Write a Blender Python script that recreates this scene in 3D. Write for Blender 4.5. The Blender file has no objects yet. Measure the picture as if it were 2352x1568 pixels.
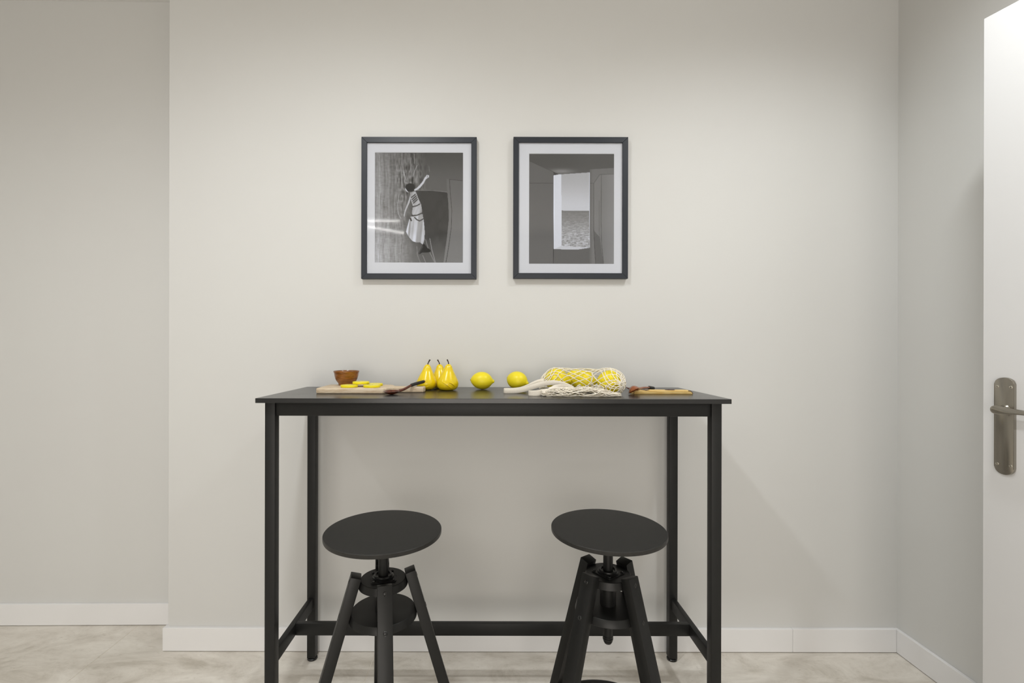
import bpy, bmesh, math, random
import numpy as np
from mathutils import Vector, Matrix, Euler

random.seed(7)
PI = math.pi
SC = bpy.context.scene
COL = SC.collection

# ------------------------------------------------------------------ camera, world, lights, exposure
F = 1095.0                       # focal length in pixels of the 2352 px wide frame
PX, PY = 1125.0, 795.0           # vanishing point of the depth lines
CAMH = 1.157

cam_data = bpy.data.cameras.new('camera')
cam_data.sensor_fit = 'HORIZONTAL'
cam_data.sensor_width = 36.0
cam_data.lens = 36.0 * F / 2352.0
cam_data.shift_x = (1176.0 - PX) / 2352.0
cam_data.shift_y = (PY - 784.0) / 2352.0
cam_data.clip_start = 0.02
cam = bpy.data.objects.new('camera', cam_data)
COL.objects.link(cam)
cam.matrix_world = (Matrix.Translation((0, 0, CAMH)) @ Matrix.Rotation(PI / 2, 4, 'X')
                    @ Matrix.Rotation(math.radians(0.12), 4, 'Z'))
SC.camera = cam

world = bpy.data.worlds.new('world')
SC.world = world
world.use_nodes = True
world.node_tree.nodes['Background'].inputs[0].default_value = (0.9, 0.95, 1.0, 1)
world.node_tree.nodes['Background'].inputs[1].default_value = 0.05

SC.view_settings.view_transform = 'Standard'
SC.view_settings.look = 'None'
SC.view_settings.exposure = 0.31
SC.view_settings.gamma = 1.0
SC.view_settings.use_curve_mapping = False


def spot(name, x, y, watts, size=180, blend=0.58, rad=0.06, z=2.575, colour=(0.97, 0.995, 1.0)):
    l = bpy.data.lights.new(name, 'SPOT')
    l.energy = watts
    l.color = colour
    l.spot_size = math.radians(size)
    l.spot_blend = blend
    l.shadow_soft_size = rad
    o = bpy.data.objects.new(name, l)
    o.location = (x, y, z)
    COL.objects.link(o)
    return o


# the ceiling downlights: a row 1.2 m in front of the wall and a second row further back
for x_, y_, w_, s_, b_ in ((-1.90, 0.60, 22, 156, 0.85), (-0.53, 0.60, 54, 176, 0.71), (1.00, 0.88, 43, 158, 0.88)):
    spot('downlight', x_, y_, w_, s_, b_)


def area(name, loc, rot, sx, sy, watts, colour):
    l = bpy.data.lights.new(name, 'AREA')
    l.shape = 'RECTANGLE'
    l.size, l.size_y = sx, sy
    l.energy = watts
    l.color = colour
    o = bpy.data.objects.new(name, l)
    o.location = loc
    o.rotation_euler = rot
    COL.objects.link(o)
    return o


# added fill light in a made-up window behind the camera, and the slim ceiling lamp that glints in the left print
area('window_fill_light', (-0.2, -2.52, 1.00), (PI / 2, 0, 0), 2.2, 1.5, 42, (1.0, 0.935, 0.86))
area('ceiling_strip_light', (-1.60, -1.80, 2.575), (0, 0, 0), 1.15, 0.035, 3.0, (1.0, 0.98, 0.95))
area('ceiling_strip_light', (-1.62, -1.90, 2.575), (0, 0, math.radians(-42)), 1.45, 0.035, 4.0, (1.0, 0.98, 0.95))


# ------------------------------------------------------------------ helpers
def lin(c):
    return tuple((v / 12.92) if v <= 0.04045 else ((v + 0.055) / 1.055) ** 2.4 for v in c)


def rgb(r, g, b):
    return lin((r / 255.0, g / 255.0, b / 255.0)) + (1.0,)


def at(px, py, y):
    """pixel of the photograph on the plane at depth y -> point of the room"""
    return Vector(((px - PX) * y / F, y, CAMH - (py - PY) * y / F))


class NT:
    def __init__(self, name):
        self.m = bpy.data.materials.new(name)
        self.m.use_nodes = True
        self.t = self.m.node_tree
        self.b = self.t.nodes['Principled BSDF']

    def n(self, kind, **kw):
        nd = self.t.nodes.new(kind)
        for k, v in kw.items():
            if k in nd.inputs:
                nd.inputs[k].default_value = v
            else:
                setattr(nd, k, v)
        return nd

    def l(self, a, b):
        self.t.links.new(a, b)


def mat(name, col, rough=0.5, metal=0.0, spec=0.5, col2=None, scale=20.0, stretch=(1, 1, 1), detail=4.0,
        bump=0.0, bump_scale=200.0, coat=0.0, sss=0.0, rough_var=0.0, lo=0.35, hi=0.65, world_coords=False,
        rot=(0, 0, 0)):
    N = NT(name)
    b = N.b
    b.inputs['Base Color'].default_value = col
    b.inputs['Roughness'].default_value = rough
    b.inputs['Metallic'].default_value = metal
    b.inputs['Specular IOR Level'].default_value = spec
    b.inputs['Coat Weight'].default_value = coat
    b.inputs['Coat Roughness'].default_value = 0.08
    if sss:
        b.inputs['Subsurface Weight'].default_value = sss
        b.inputs['Subsurface Radius'].default_value = (0.012, 0.008, 0.002)
        b.inputs['Subsurface Scale'].default_value = 0.5
    if world_coords:
        g = N.n('ShaderNodeNewGeometry')
        src = g.outputs['Position']
    else:
        g = N.n('ShaderNodeTexCoord')
        src = g.outputs['Object']
    mp = N.n('ShaderNodeMapping')
    mp.inputs['Scale'].default_value = stretch
    mp.inputs['Rotation'].default_value = rot
    N.l(src, mp.inputs['Vector'])
    if col2 is not None or rough_var:
        nz = N.n('ShaderNodeTexNoise', Scale=scale, Detail=detail, Roughness=0.6)
        N.l(mp.outputs[0], nz.inputs['Vector'])
        rp = N.n('ShaderNodeMapRange')
        rp.inputs['From Min'].default_value = lo
        rp.inputs['From Max'].default_value = hi
        N.l(nz.outputs['Fac'], rp.inputs['Value'])
        if col2 is not None:
            mx = N.n('ShaderNodeMix', data_type='RGBA')
            mx.inputs['A'].default_value = col
            mx.inputs['B'].default_value = col2
            N.l(rp.outputs[0], mx.inputs['Factor'])
            N.l(mx.outputs['Result'], b.inputs['Base Color'])
        if rough_var:
            r2 = N.n('ShaderNodeMapRange')
            r2.inputs['To Min'].default_value = rough - rough_var
            r2.inputs['To Max'].default_value = rough + rough_var
            N.l(nz.outputs['Fac'], r2.inputs['Value'])
            N.l(r2.outputs[0], b.inputs['Roughness'])
    if bump:
        n2 = N.n('ShaderNodeTexNoise', Scale=bump_scale, Detail=3.0)
        N.l(mp.outputs[0], n2.inputs['Vector'])
        bp = N.n('ShaderNodeBump', Strength=bump, Distance=0.001)
        N.l(n2.outputs['Fac'], bp.inputs['Height'])
        N.l(bp.outputs[0], b.inputs['Normal'])
    return N.m


def link_mesh(name, me, m, parent=None, loc=None, smooth=False, angle=None):
    o = bpy.data.objects.new(name, me)
    COL.objects.link(o)
    if m is not None:
        me.materials.append(m)
    if parent is not None:
        o.parent = parent
    if loc is not None:
        o.location = loc
    if smooth:
        me.polygons.foreach_set('use_smooth', [True] * len(me.polygons))
        if angle is not None:
            try:
                me.set_sharp_from_angle(angle=math.radians(angle))
            except Exception:
                pass
    me.update()
    return o


ORIGIN = {}          # world matrix of each thing, so that parts can be drawn in room coordinates


def inv_of(parent):
    p = parent
    while p is not None:
        if p.name in ORIGIN:
            return ORIGIN[p.name].inverted()
        p = p.parent
    return Matrix.Identity(4)


def obj(name, bm, m, parent=None, loc=None, smooth=False, angle=35, local=False):
    """bm is drawn in room coordinates (or in the thing's own frame with local=True)"""
    if parent is not None and not local:
        bm.transform(inv_of(parent))
    if parent is None and loc is not None:
        bm.transform(Matrix.Translation(-Vector(loc)))
    bmesh.ops.recalc_face_normals(bm, faces=bm.faces[:])
    me = bpy.data.meshes.new(name)
    bm.to_mesh(me)
    bm.free()
    return link_mesh(name, me, m, parent, loc if parent is None else None, smooth, angle)


def tag(o, label, cat, group=None):
    o['label'] = label
    o['category'] = cat
    if group:
        o['group'] = group
    return o


def thing(name, label, cat, loc=(0, 0, 0), rz=0.0, group=None):
    o = bpy.data.objects.new(name, None)
    o.empty_display_size = 0.05
    COL.objects.link(o)
    o.location = loc
    o.rotation_euler = (0, 0, rz)
    ORIGIN[o.name] = Matrix.Translation(loc) @ Matrix.Rotation(rz, 4, 'Z')
    return tag(o, label, cat, group)


def struct(o):
    o['kind'] = 'structure'
    return o


def box(bm, x0, x1, y0, y1, z0, z1, bev=0.0, seg=1):
    vs = [bm.verts.new(p) for p in ((x0, y0, z0), (x1, y0, z0), (x1, y1, z0), (x0, y1, z0),
                                    (x0, y0, z1), (x1, y0, z1), (x1, y1, z1), (x0, y1, z1))]
    fs = [bm.faces.new([vs[i] for i in q]) for q in ((0, 3, 2, 1), (4, 5, 6, 7), (0, 1, 5, 4), (1, 2, 6, 5),
                                                     (2, 3, 7, 6), (3, 0, 4, 7))]
    if bev:
        es = list({e for f in fs for e in f.edges})
        bmesh.ops.bevel(bm, geom=es, offset=bev, segments=seg, affect='EDGES', profile=0.5)
    return bm


def hexa(bm, pts, bev=0.0, seg=1):
    """eight corners: bottom ring of four, then top ring of four"""
    vs = [bm.verts.new(p) for p in pts]
    fs = [bm.faces.new([vs[i] for i in q]) for q in ((0, 3, 2, 1), (4, 5, 6, 7), (0, 1, 5, 4), (1, 2, 6, 5),
                                                     (2, 3, 7, 6), (3, 0, 4, 7))]
    if bev:
        es = list({e for f in fs for e in f.edges})
        bmesh.ops.bevel(bm, geom=es, offset=bev, segments=seg, affect='EDGES', profile=0.5)
    return bm


def BM():
    return bmesh.new()


def lathe(bm, prof, seg=48, M=None):
    """prof: (r, z) list, turned about z; M places it"""
    M = M or Matrix.Identity(4)
    rings = []
    for r, z in prof:
        if r < 1e-6:
            rings.append([bm.verts.new(M @ Vector((0, 0, z)))])
        else:
            rings.append([bm.verts.new(M @ Vector((r * math.cos(2 * PI * i / seg), r * math.sin(2 * PI * i / seg), z)))
                          for i in range(seg)])
    for a, b in zip(rings[:-1], rings[1:]):
        if len(a) == 1 and len(b) == 1:
            continue
        for i in range(seg):
            j = (i + 1) % seg
            if len(a) == 1:
                bm.faces.new((a[0], b[j], b[i]))
            elif len(b) == 1:
                bm.faces.new((a[i], a[j], b[0]))
            else:
                bm.faces.new((a[i], a[j], b[j], b[i]))
    return bm


def catmull(pts, n=6, closed=False):
    pts = [tuple(p) for p in pts]
    out = []
    N = len(pts)
    rng = range(N) if closed else range(N - 1)
    for i in rng:
        if closed:
            p0, p1, p2, p3 = (pts[(i + k - 1) % N] for k in range(4))
        else:
            p0, p1, p2, p3 = pts[max(i - 1, 0)], pts[i], pts[i + 1], pts[min(i + 2, N - 1)]
        for k in range(n):
            t = k / n
            out.append(tuple(0.5 * (2 * b + (c - a) * t + (2 * a - 5 * b + 4 * c - d) * t * t
                                    + (3 * b - a - 3 * c + d) * t ** 3) for a, b, c, d in zip(p0, p1, p2, p3)))
    if not closed:
        out.append(pts[-1])
    return out


def tube(bm, pts, rad, seg=8, flat=1.0, caps=True):
    """round tube along a polyline; rad is a number or a list"""
    P = [Vector(p) for p in pts]
    n = len(P)
    R = rad if isinstance(rad, (list, tuple)) else [rad] * n
    up = Vector((0, 0, 1))
    rings = []
    prev = None
    for i in range(n):
        t = (P[min(i + 1, n - 1)] - P[max(i - 1, 0)])
        if t.length < 1e-9:
            t = Vector((1, 0, 0))
        t.normalize()
        if prev is None:
            a = up if abs(t.dot(up)) < 0.95 else Vector((0, 1, 0))
            u = (a - t * a.dot(t)).normalized()
        else:
            u = (prev - t * prev.dot(t))
            u = u.normalized() if u.length > 1e-6 else Vector((1, 0, 0))
        prev = u
        v = t.cross(u)
        rings.append([bm.verts.new(P[i] + (u * math.cos(2 * PI * k / seg) * flat + v * math.sin(2 * PI * k / seg)) * R[i])
                      for k in range(seg)])
    for a, b in zip(rings[:-1], rings[1:]):
        for k in range(seg):
            j = (k + 1) % seg
            bm.faces.new((a[k], a[j], b[j], b[k]))
    if caps:
        bm.faces.new(rings[0][::-1])
        bm.faces.new(rings[-1])
    return bm


def prism(bm, outline, z0, z1, M=None, bev=0.0, seg=2):
    M = M or Matrix.Identity(4)
    lo = [bm.verts.new(M @ Vector((x, y, z0))) for x, y in outline]
    hi = [bm.verts.new(M @ Vector((x, y, z1))) for x, y in outline]
    fb = bm.faces.new(lo[::-1])
    ft = bm.faces.new(hi)
    n = len(outline)
    for i in range(n):
        j = (i + 1) % n
        bm.faces.new((lo[i], lo[j], hi[j], hi[i]))
    if bev:
        es = list(set(ft.edges) | set(fb.edges))
        bmesh.ops.bevel(bm, geom=es, offset=bev, segments=seg, affect='EDGES', profile=0.5)
    return bm


def rounded_slab(bm, outline, z0, z1, r, steps=4):
    """flat slab over a closed outline with its upper and lower edges rounded by r"""
    n = len(outline)
    P = [Vector((x, y)) for x, y in outline]
    area2 = sum(P[i].x * P[(i + 1) % n].y - P[(i + 1) % n].x * P[i].y for i in range(n))
    sg = 1.0 if area2 > 0 else -1.0
    N = []
    for i in range(n):
        d = (P[(i + 1) % n] - P[i - 1]).normalized()
        N.append(Vector((-d.y, d.x)) * sg)          # inwards
    lev = []
    for k in range(steps + 1):
        a = PI / 2 * k / steps
        lev.append((r * (1 - math.sin(a)), z0 + r * (1 - math.cos(a))))
    for k in range(steps + 1):
        a = PI / 2 * k / steps
        lev.append((r * (1 - math.cos(a)), z1 - r * (1 - math.sin(a))))
    rings = [[bm.verts.new((P[i].x + N[i].x * o, P[i].y + N[i].y * o, z)) for i in range(n)] for o, z in lev]
    for a, b in zip(rings[:-1], rings[1:]):
        for i in range(n):
            bm.faces.new((a[i], a[(i + 1) % n], b[(i + 1) % n], b[i]))
    bm.faces.new(rings[0][::-1])
    bm.faces.new(rings[-1])
    return bm


def sweep(bm, path, width, thick, wdirs=None):
    """flat band along a path; wdirs gives the direction of its width at each point"""
    P = [Vector(p) for p in path]
    n = len(P)
    rings = []
    for i in range(n):
        t = (P[min(i + 1, n - 1)] - P[max(i - 1, 0)]).normalized()
        w = Vector(wdirs[i]) if wdirs else Vector((0, 0, 1))
        w = (w - t * w.dot(t)).normalized()
        nrm = t.cross(w)
        h, k = width / 2, thick / 2
        rings.append([bm.verts.new(P[i] + w * a * h + nrm * b * k)
                      for a, b in ((-1, -0.5), (-0.9, -1), (0.9, -1), (1, -0.5), (1, 0.5), (0.9, 1), (-0.9, 1), (-1, 0.5))])
    for a, b in zip(rings[:-1], rings[1:]):
        for k in range(8):
            j = (k + 1) % 8
            bm.faces.new((a[k], a[j], b[j], b[k]))
    bm.faces.new(rings[0][::-1])
    bm.faces.new(rings[-1])
    return bm


# ------------------------------------------------------------------ materials
M_WALL = mat('wall_paint', (0.70, 0.70, 0.683, 1), rough=0.55, spec=0.25, col2=(0.688, 0.685, 0.670, 1), scale=1.2,
             bump=0.03, bump_scale=90, world_coords=True)
M_CEIL = mat('ceiling_paint', (0.78, 0.775, 0.755, 1), rough=0.8, spec=0.2, bump=0.03, bump_scale=80, world_coords=True)
M_TRIM = mat('white_lacquer_board', (0.86, 0.855, 0.855, 1), rough=0.35, spec=0.4, bump=0.01, bump_scale=60, world_coords=True)
M_DOOR = mat('white_door_paint', (0.74, 0.74, 0.745, 1), rough=0.38, spec=0.4, bump=0.015, bump_scale=120)
M_GROUT = mat('grout', rgb(232, 226, 214), rough=0.9, col2=rgb(222, 214, 202), scale=60)
M_METAL = mat('black_powder_coat', (0.014, 0.014, 0.0135, 1), rough=0.46, spec=0.30, bump=0.05, bump_scale=900, rough_var=0.05, scale=12)
M_TOP = mat('black_laminate', (0.018, 0.018, 0.018, 1), rough=0.25, spec=0.5, bump=0.04, bump_scale=700, rough_var=0.04, scale=9)
M_STOOL = mat('black_stool_paint', (0.011, 0.011, 0.0105, 1), rough=0.40, spec=0.32, bump=0.06, bump_scale=500, rough_var=0.06, scale=15)
M_SEAT = mat('black_stained_wood', (0.026, 0.0255, 0.024, 1), rough=0.42, spec=0.25, col2=(0.034, 0.033, 0.031, 1), scale=22,
             stretch=(1, 8, 1), bump=0.08, bump_scale=60, rough_var=0.06)
M_BLACKPL = mat('black_plastic', (0.010, 0.010, 0.010, 1), rough=0.3, bump=0.02, bump_scale=300)
M_BOLT = mat('dark_bolt_steel', (0.012, 0.012, 0.012, 1), rough=0.25, metal=0.0, bump=0.03, bump_scale=800)
M_FRAME = mat('anthracite_frame', (0.027, 0.031, 0.040, 1), rough=0.40, spec=0.35, bump=0.04, bump_scale=600)
M_MAT = mat('white_mount_board', (0.73, 0.74, 0.79, 1), rough=0.9, spec=0.1, bump=0.03, bump_scale=900)
M_BACK = mat('brown_backing_board', (0.25, 0.19, 0.13, 1), rough=0.9, bump=0.05, bump_scale=300)
M_NICKEL = mat('brushed_nickel', (0.36, 0.335, 0.29, 1), rough=0.27, metal=1.0, bump=0.02, bump_scale=400, stretch=(30, 30, 1))
M_SCREW = mat('bright_screw_steel', (0.75, 0.72, 0.64, 1), rough=0.2, metal=1.0, bump=0.02, bump_scale=900)
M_BOARD = mat('pale_bleached_wood', rgb(222, 206, 182), rough=0.7, spec=0.25, col2=rgb(194, 168, 134), scale=26, stretch=(1.2, 9, 9),
              bump=0.25, bump_scale=60, lo=0.4, hi=0.72)
M_SLAB = mat('yellow_wood', rgb(240, 212, 146), rough=0.5, spec=0.35, col2=rgb(220, 178, 98), scale=40, stretch=(0.6, 8, 8), bump=0.12, bump_scale=90)
M_BARK = mat('dark_bark', rgb(84, 48, 28), rough=0.6, col2=rgb(46, 26, 16), scale=90, bump=0.4, bump_scale=300)
M_BOWL = mat('brown_turned_wood', rgb(156, 98, 34), rough=0.28, spec=0.5, col2=rgb(112, 66, 20), scale=34, stretch=(1, 1, 7),
             coat=0.35, bump=0.06, bump_scale=200)
M_SPOON = mat('dark_red_wood', rgb(110, 52, 28), rough=0.3, spec=0.5, col2=rgb(74, 32, 18), scale=60, stretch=(3, 3, 1), coat=0.4, bump=0.05, bump_scale=300)
M_SPOON2 = mat('reddish_brown_wood', rgb(160, 90, 48), rough=0.25, spec=0.5, col2=rgb(126, 64, 30), scale=60, stretch=(3, 3, 1), coat=0.5, bump=0.05, bump_scale=300)
M_GRIP = mat('black_cord_grip', rgb(32, 30, 28), rough=0.55, bump=0.3, bump_scale=900)
M_LEMON = mat('lemon_peel', (0.92, 0.77, 0.02, 1), rough=0.40, spec=0.45, col2=(0.86, 0.70, 0.015, 1), scale=18, sss=0.12, bump=0.12, bump_scale=420)
M_LEMTIP = mat('lemon_stem_scar', rgb(86, 70, 24), rough=0.7, bump=0.2, bump_scale=600)
M_STEM = mat('pear_stem_brown', rgb(66, 44, 30), rough=0.6, col2=rgb(40, 28, 22), scale=120, bump=0.3, bump_scale=500)
M_SLICE = mat('slice_peel_yellow', (0.88, 0.74, 0.01, 1), rough=0.35, spec=0.45, sss=0.2, bump=0.05, bump_scale=300)
M_FLESH = mat('slice_flesh', (0.84, 0.76, 0.16, 1), rough=0.35, spec=0.45, sss=0.3, col2=(0.86, 0.80, 0.28, 1), scale=200, bump=0.15, bump_scale=500)
M_COTTON = mat('cream_cotton_cord', rgb(250, 244, 230), rough=0.9, spec=0.1, col2=rgb(242, 233, 216), scale=120, bump=0.4, bump_scale=1500)
M_TAPE = mat('cream_cotton_tape', rgb(250, 243, 230), rough=0.9, spec=0.1, col2=rgb(240, 231, 215), scale=300, stretch=(1, 1, 3), bump=0.5, bump_scale=1400)


def pear_skin():
    N = NT('speckled_pear_skin')
    b = N.b
    b.inputs['Roughness'].default_value = 0.22
    b.inputs['Coat Weight'].default_value = 0.2
    b.inputs['Coat Roughness'].default_value = 0.1
    tc = N.n('ShaderNodeTexCoord')
    nz = N.n('ShaderNodeTexNoise', Scale=22.0, Detail=3.0)
    N.l(tc.outputs['Object'], nz.inputs['Vector'])
    mx = N.n('ShaderNodeMix', data_type='RGBA')
    mx.inputs['A'].default_value = (0.90, 0.69, 0.006, 1)
    mx.inputs['B'].default_value = (0.86, 0.60, 0.006, 1)
    N.l(nz.outputs['Fac'], mx.inputs['Factor'])
    vo = N.n('ShaderNodeTexVoronoi', Scale=330.0)
    N.l(tc.outputs['Object'], vo.inputs['Vector'])
    rp = N.n('ShaderNodeMapRange')
    rp.inputs['From Min'].default_value = 0.10
    rp.inputs['From Max'].default_value = 0.20
    rp.inputs['To Min'].default_value = 0.75
    rp.inputs['To Max'].default_value = 0.0
    N.l(vo.outputs['Distance'], rp.inputs['Value'])
    n3 = N.n('ShaderNodeTexNoise', Scale=60.0, Detail=2.0)
    N.l(tc.outputs['Object'], n3.inputs['Vector'])
    r3 = N.n('ShaderNodeMapRange')
    r3.inputs['From Min'].default_value = 0.5
    r3.inputs['From Max'].default_value = 0.6
    N.l(n3.outputs['Fac'], r3.inputs['Value'])
    mu = N.n('ShaderNodeMath', operation='MULTIPLY')
    N.l(rp.outputs[0], mu.inputs[0])
    N.l(r3.outputs[0], mu.inputs[1])
    m2 = N.n('ShaderNodeMix', data_type='RGBA')
    m2.inputs['B'].default_value = (0.30, 0.17, 0.012, 1)
    N.l(mu.outputs[0], m2.inputs['Factor'])
    N.l(mx.outputs['Result'], m2.inputs['A'])
    N.l(m2.outputs['Result'], b.inputs['Base Color'])
    return N.m


M_PEAR = pear_skin()


def floor_mat():
    N = NT('grey_beige_stone_tile')
    b = N.b
    b.inputs['Roughness'].default_value = 0.42
    b.inputs['Specular IOR Level'].default_value = 0.35
    g = N.n('ShaderNodeNewGeometry')
    mp = N.n('ShaderNodeMapping')
    mp.inputs['Rotation'].default_value = (0, 0, math.radians(-38))
    mp.inputs['Scale'].default_value = (1.0, 2.2, 1.0)
    N.l(g.outputs['Position'], mp.inputs['Vector'])
    n1 = N.n('ShaderNodeTexNoise', Scale=3.6, Detail=9.0, Roughness=0.72, Distortion=0.5)
    N.l(mp.outputs[0], n1.inputs['Vector'])
    r = N.n('ShaderNodeValToRGB')
    e = r.color_ramp.elements
    e[0].position, e[0].color = 0.34, (0.54, 0.495, 0.425, 1)
    e[1].position, e[1].color = 0.64, (0.84, 0.80, 0.73, 1)
    m_ = r.color_ramp.elements.new(0.48)
    m_.color = (0.715, 0.67, 0.60, 1)
    N.l(n1.outputs['Fac'], r.inputs['Fac'])
    # thin brown scratches and pits
    n2 = N.n('ShaderNodeTexNoise', Scale=24.0, Detail=6.0, Roughness=0.7, Distortion=1.2)
    N.l(mp.outputs[0], n2.inputs['Vector'])
    rp = N.n('ShaderNodeMapRange')
    rp.inputs['From Min'].default_value = 0.30
    rp.inputs['From Max'].default_value = 0.42
    rp.inputs['To Min'].default_value = 0.32
    rp.inputs['To Max'].default_value = 0.0
    N.l(n2.outputs['Fac'], rp.inputs['Value'])
    mx = N.n('ShaderNodeMix', data_type='RGBA')
    mx.inputs['B'].default_value = (0.34, 0.28, 0.21, 1)
    N.l(rp.outputs[0], mx.inputs['Factor'])
    N.l(r.outputs['Color'], mx.inputs['A'])
    N.l(mx.outputs['Result'], b.inputs['Base Color'])
    bp = N.n('ShaderNodeBump', Strength=0.12, Distance=0.002)
    N.l(n2.outputs['Fac'], bp.inputs['Height'])
    N.l(bp.outputs[0], b.inputs['Normal'])
    return N.m


M_FLOOR = floor_mat()


def glass_mat():
    N = NT('clear_picture_glass')
    t = N.t
    out = [n for n in t.nodes if n.type == 'OUTPUT_MATERIAL'][0]
    t.nodes.remove(N.b)
    tr = N.n('ShaderNodeBsdfTransparent')
    tr.inputs[0].default_value = (0.97, 0.975, 0.98, 1)
    gl = N.n('ShaderNodeBsdfGlossy', Roughness=0.05)
    lw = N.n('ShaderNodeLayerWeight')
    pw = N.n('ShaderNodeMath', operation='POWER')
    pw.inputs[1].default_value = 5.0
    N.l(lw.outputs['Facing'], pw.inputs[0])
    fr = N.n('ShaderNodeMath', operation='MULTIPLY_ADD')
    fr.inputs[1].default_value = 0.96
    fr.inputs[2].default_value = 0.04
    N.l(pw.outputs[0], fr.inputs[0])
    mx = N.n('ShaderNodeMixShader')
    N.l(fr.outputs[0], mx.inputs[0])
    N.l(tr.outputs[0], mx.inputs[1])
    N.l(gl.outputs[0], mx.inputs[2])
    N.l(mx.outputs[0], out.inputs['Surface'])
    return N.m


M_GLASS = glass_mat()


def print_mat(name):
    N = NT(name)
    a = N.n('ShaderNodeVertexColor')
    a.layer_name = 'ink'
    N.l(a.outputs['Color'], N.b.inputs['Base Color'])
    N.b.inputs['Roughness'].default_value = 0.7
    N.b.inputs['Specular IOR Level'].default_value = 0.15
    return N.m


# ------------------------------------------------------------------ the room
WALL_Y = 1.816         # the wall behind the table
WALL_XR = 1.554        # the right wall
CORNER_X = -1.223      # where the wall steps back on the left
CEIL = 2.586
ROOM_XL, ROOM_YF = -3.40, -2.50


def rec_y(x):          # the set-back wall runs very slightly out of square
    return 1.985 + 0.0115 * (x + 1.34)


# floor: a grout bed with the large tiles laid in it
floor = struct(obj('floor', box(BM(), ROOM_XL - 0.1, WALL_XR + 0.1, ROOM_YF - 0.1, 2.1, -0.06, -0.0010), M_GROUT))
xj = [-3.49, -2.47, -1.45, -0.43, 0.59, 1.61]
yj = [-3.0, -1.98, -0.96, 0.06, 1.08, 2.10]
for i in range(5):
    for j in range(5):
        x0, x1 = max(xj[i], ROOM_XL) + 0.0014, min(xj[i + 1], WALL_XR) - 0.0014
        y0, y1 = max(yj[j], ROOM_YF) + 0.001, min(yj[j + 1], 2.0) - 0.001
        t = box(BM(), x0, x1, y0, y1, -0.0035, 0.0, 0.0004)
        o = obj('tile', t, M_FLOOR, floor)

struct(obj('ceiling', box(BM(), ROOM_XL - 0.1, WALL_XR + 0.1, ROOM_YF - 0.1, 2.1, CEIL, CEIL + 0.1), M_CEIL))
struct(obj('wall_back', box(BM(), CORNER_X, WALL_XR + 0.1, WALL_Y, 2.1, -0.003, CEIL, 0.0008), M_WALL))
xl, xr = ROOM_XL - 0.05, CORNER_X + 0.02
struct(obj('wall_back_recess', hexa(BM(), [(xl, rec_y(xl), -0.003), (xr, rec_y(xr), -0.003), (xr, 2.1, -0.003), (xl, 2.1, -0.003),
                                           (xl, rec_y(xl), CEIL), (xr, rec_y(xr), CEIL), (xr, 2.1, CEIL), (xl, 2.1, CEIL)]), M_WALL))
struct(obj('wall_right', box(BM(), WALL_XR, WALL_XR + 0.1, ROOM_YF, WALL_Y, -0.003, CEIL), M_WALL))
struct(obj('wall_left', box(BM(), ROOM_XL - 0.1, ROOM_XL, ROOM_YF, 2.05, -0.003, CEIL), M_WALL))
WX0, WX1, WZ0, WZ1 = -1.30, 0.90, 0.25, 1.75          # added window, out of view behind the camera, holds the fill light
bm = BM()
for x0, x1, z0, z1 in ((ROOM_XL - 0.1, WX0, -0.003, CEIL), (WX1, WALL_XR + 0.1, -0.003, CEIL), (WX0, WX1, -0.003, WZ0), (WX0, WX1, WZ1, CEIL)):
    box(bm, x0, x1, ROOM_YF - 0.1, ROOM_YF, z0, z1)
struct(obj('wall_front', bm, M_WALL))
added_win = struct(obj('added_window_1', box(BM(), WX0, WX1, ROOM_YF - 0.06, ROOM_YF + 0.02, WZ0 - 0.03, WZ0, 0.002), M_TRIM))
for x0, x1, z0, z1 in ((WX0, WX0 + 0.05, WZ0, WZ1), (WX1 - 0.05, WX1, WZ0, WZ1), (WX0 + 0.05, WX1 - 0.05, WZ1 - 0.05, WZ1), (WX0 + 0.05, WX1 - 0.05, WZ0, WZ0 + 0.05),
                       (-0.23, -0.17, WZ0 + 0.05, WZ1 - 0.05)):
    obj('added_window_frame', box(BM(), x0, x1, ROOM_YF - 0.015, ROOM_YF + 0.015, z0, z1, 0.002), M_TRIM, added_win)

# baseboards: 13 x 89 mm boards, a hair above the tiles
BT, BH, BZ = 0.013, 0.089, 0.002
JX = 1.149
bb = struct(obj('baseboard_back', box(BM(), CORNER_X - BT, JX - 0.0004, WALL_Y - BT, WALL_Y, BZ, BH, 0.0012), M_TRIM))
obj('board', box(BM(), JX + 0.0004, WALL_XR - BT - 0.0004, WALL_Y - BT, WALL_Y, BZ, BH + 0.0006, 0.0012), M_TRIM, bb)
obj('board', box(BM(), CORNER_X - BT, CORNER_X, WALL_Y + 0.0004, rec_y(CORNER_X) - BT, BZ, BH, 0.0012), M_TRIM, bb)
struct(obj('baseboard_right', box(BM(), WALL_XR - BT, WALL_XR, ROOM_YF, WALL_Y, BZ, BH, 0.0012), M_TRIM))
xl, xr = ROOM_XL, CORNER_X - BT
bm = hexa(BM(), [(xl, rec_y(xl) - BT, BZ), (xr, rec_y(xr) - BT, BZ), (xr, rec_y(xr), BZ), (xl, rec_y(xl), BZ),
                 (xl, rec_y(xl) - BT, BH), (xr, rec_y(xr) - BT, BH), (xr, rec_y(xr), BH), (xl, rec_y(xl), BH)], 0.0012)
struct(obj('baseboard_recess', bm, M_TRIM))
struct(obj('baseboard_left', box(BM(), ROOM_XL, ROOM_XL + BT, ROOM_YF, 1.94, BZ, BH, 0.0012), M_TRIM))
struct(obj('baseboard_front', box(BM(), ROOM_XL + BT, WALL_XR - BT, ROOM_YF, ROOM_YF + BT, BZ, BH, 0.0012), M_TRIM))

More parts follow.
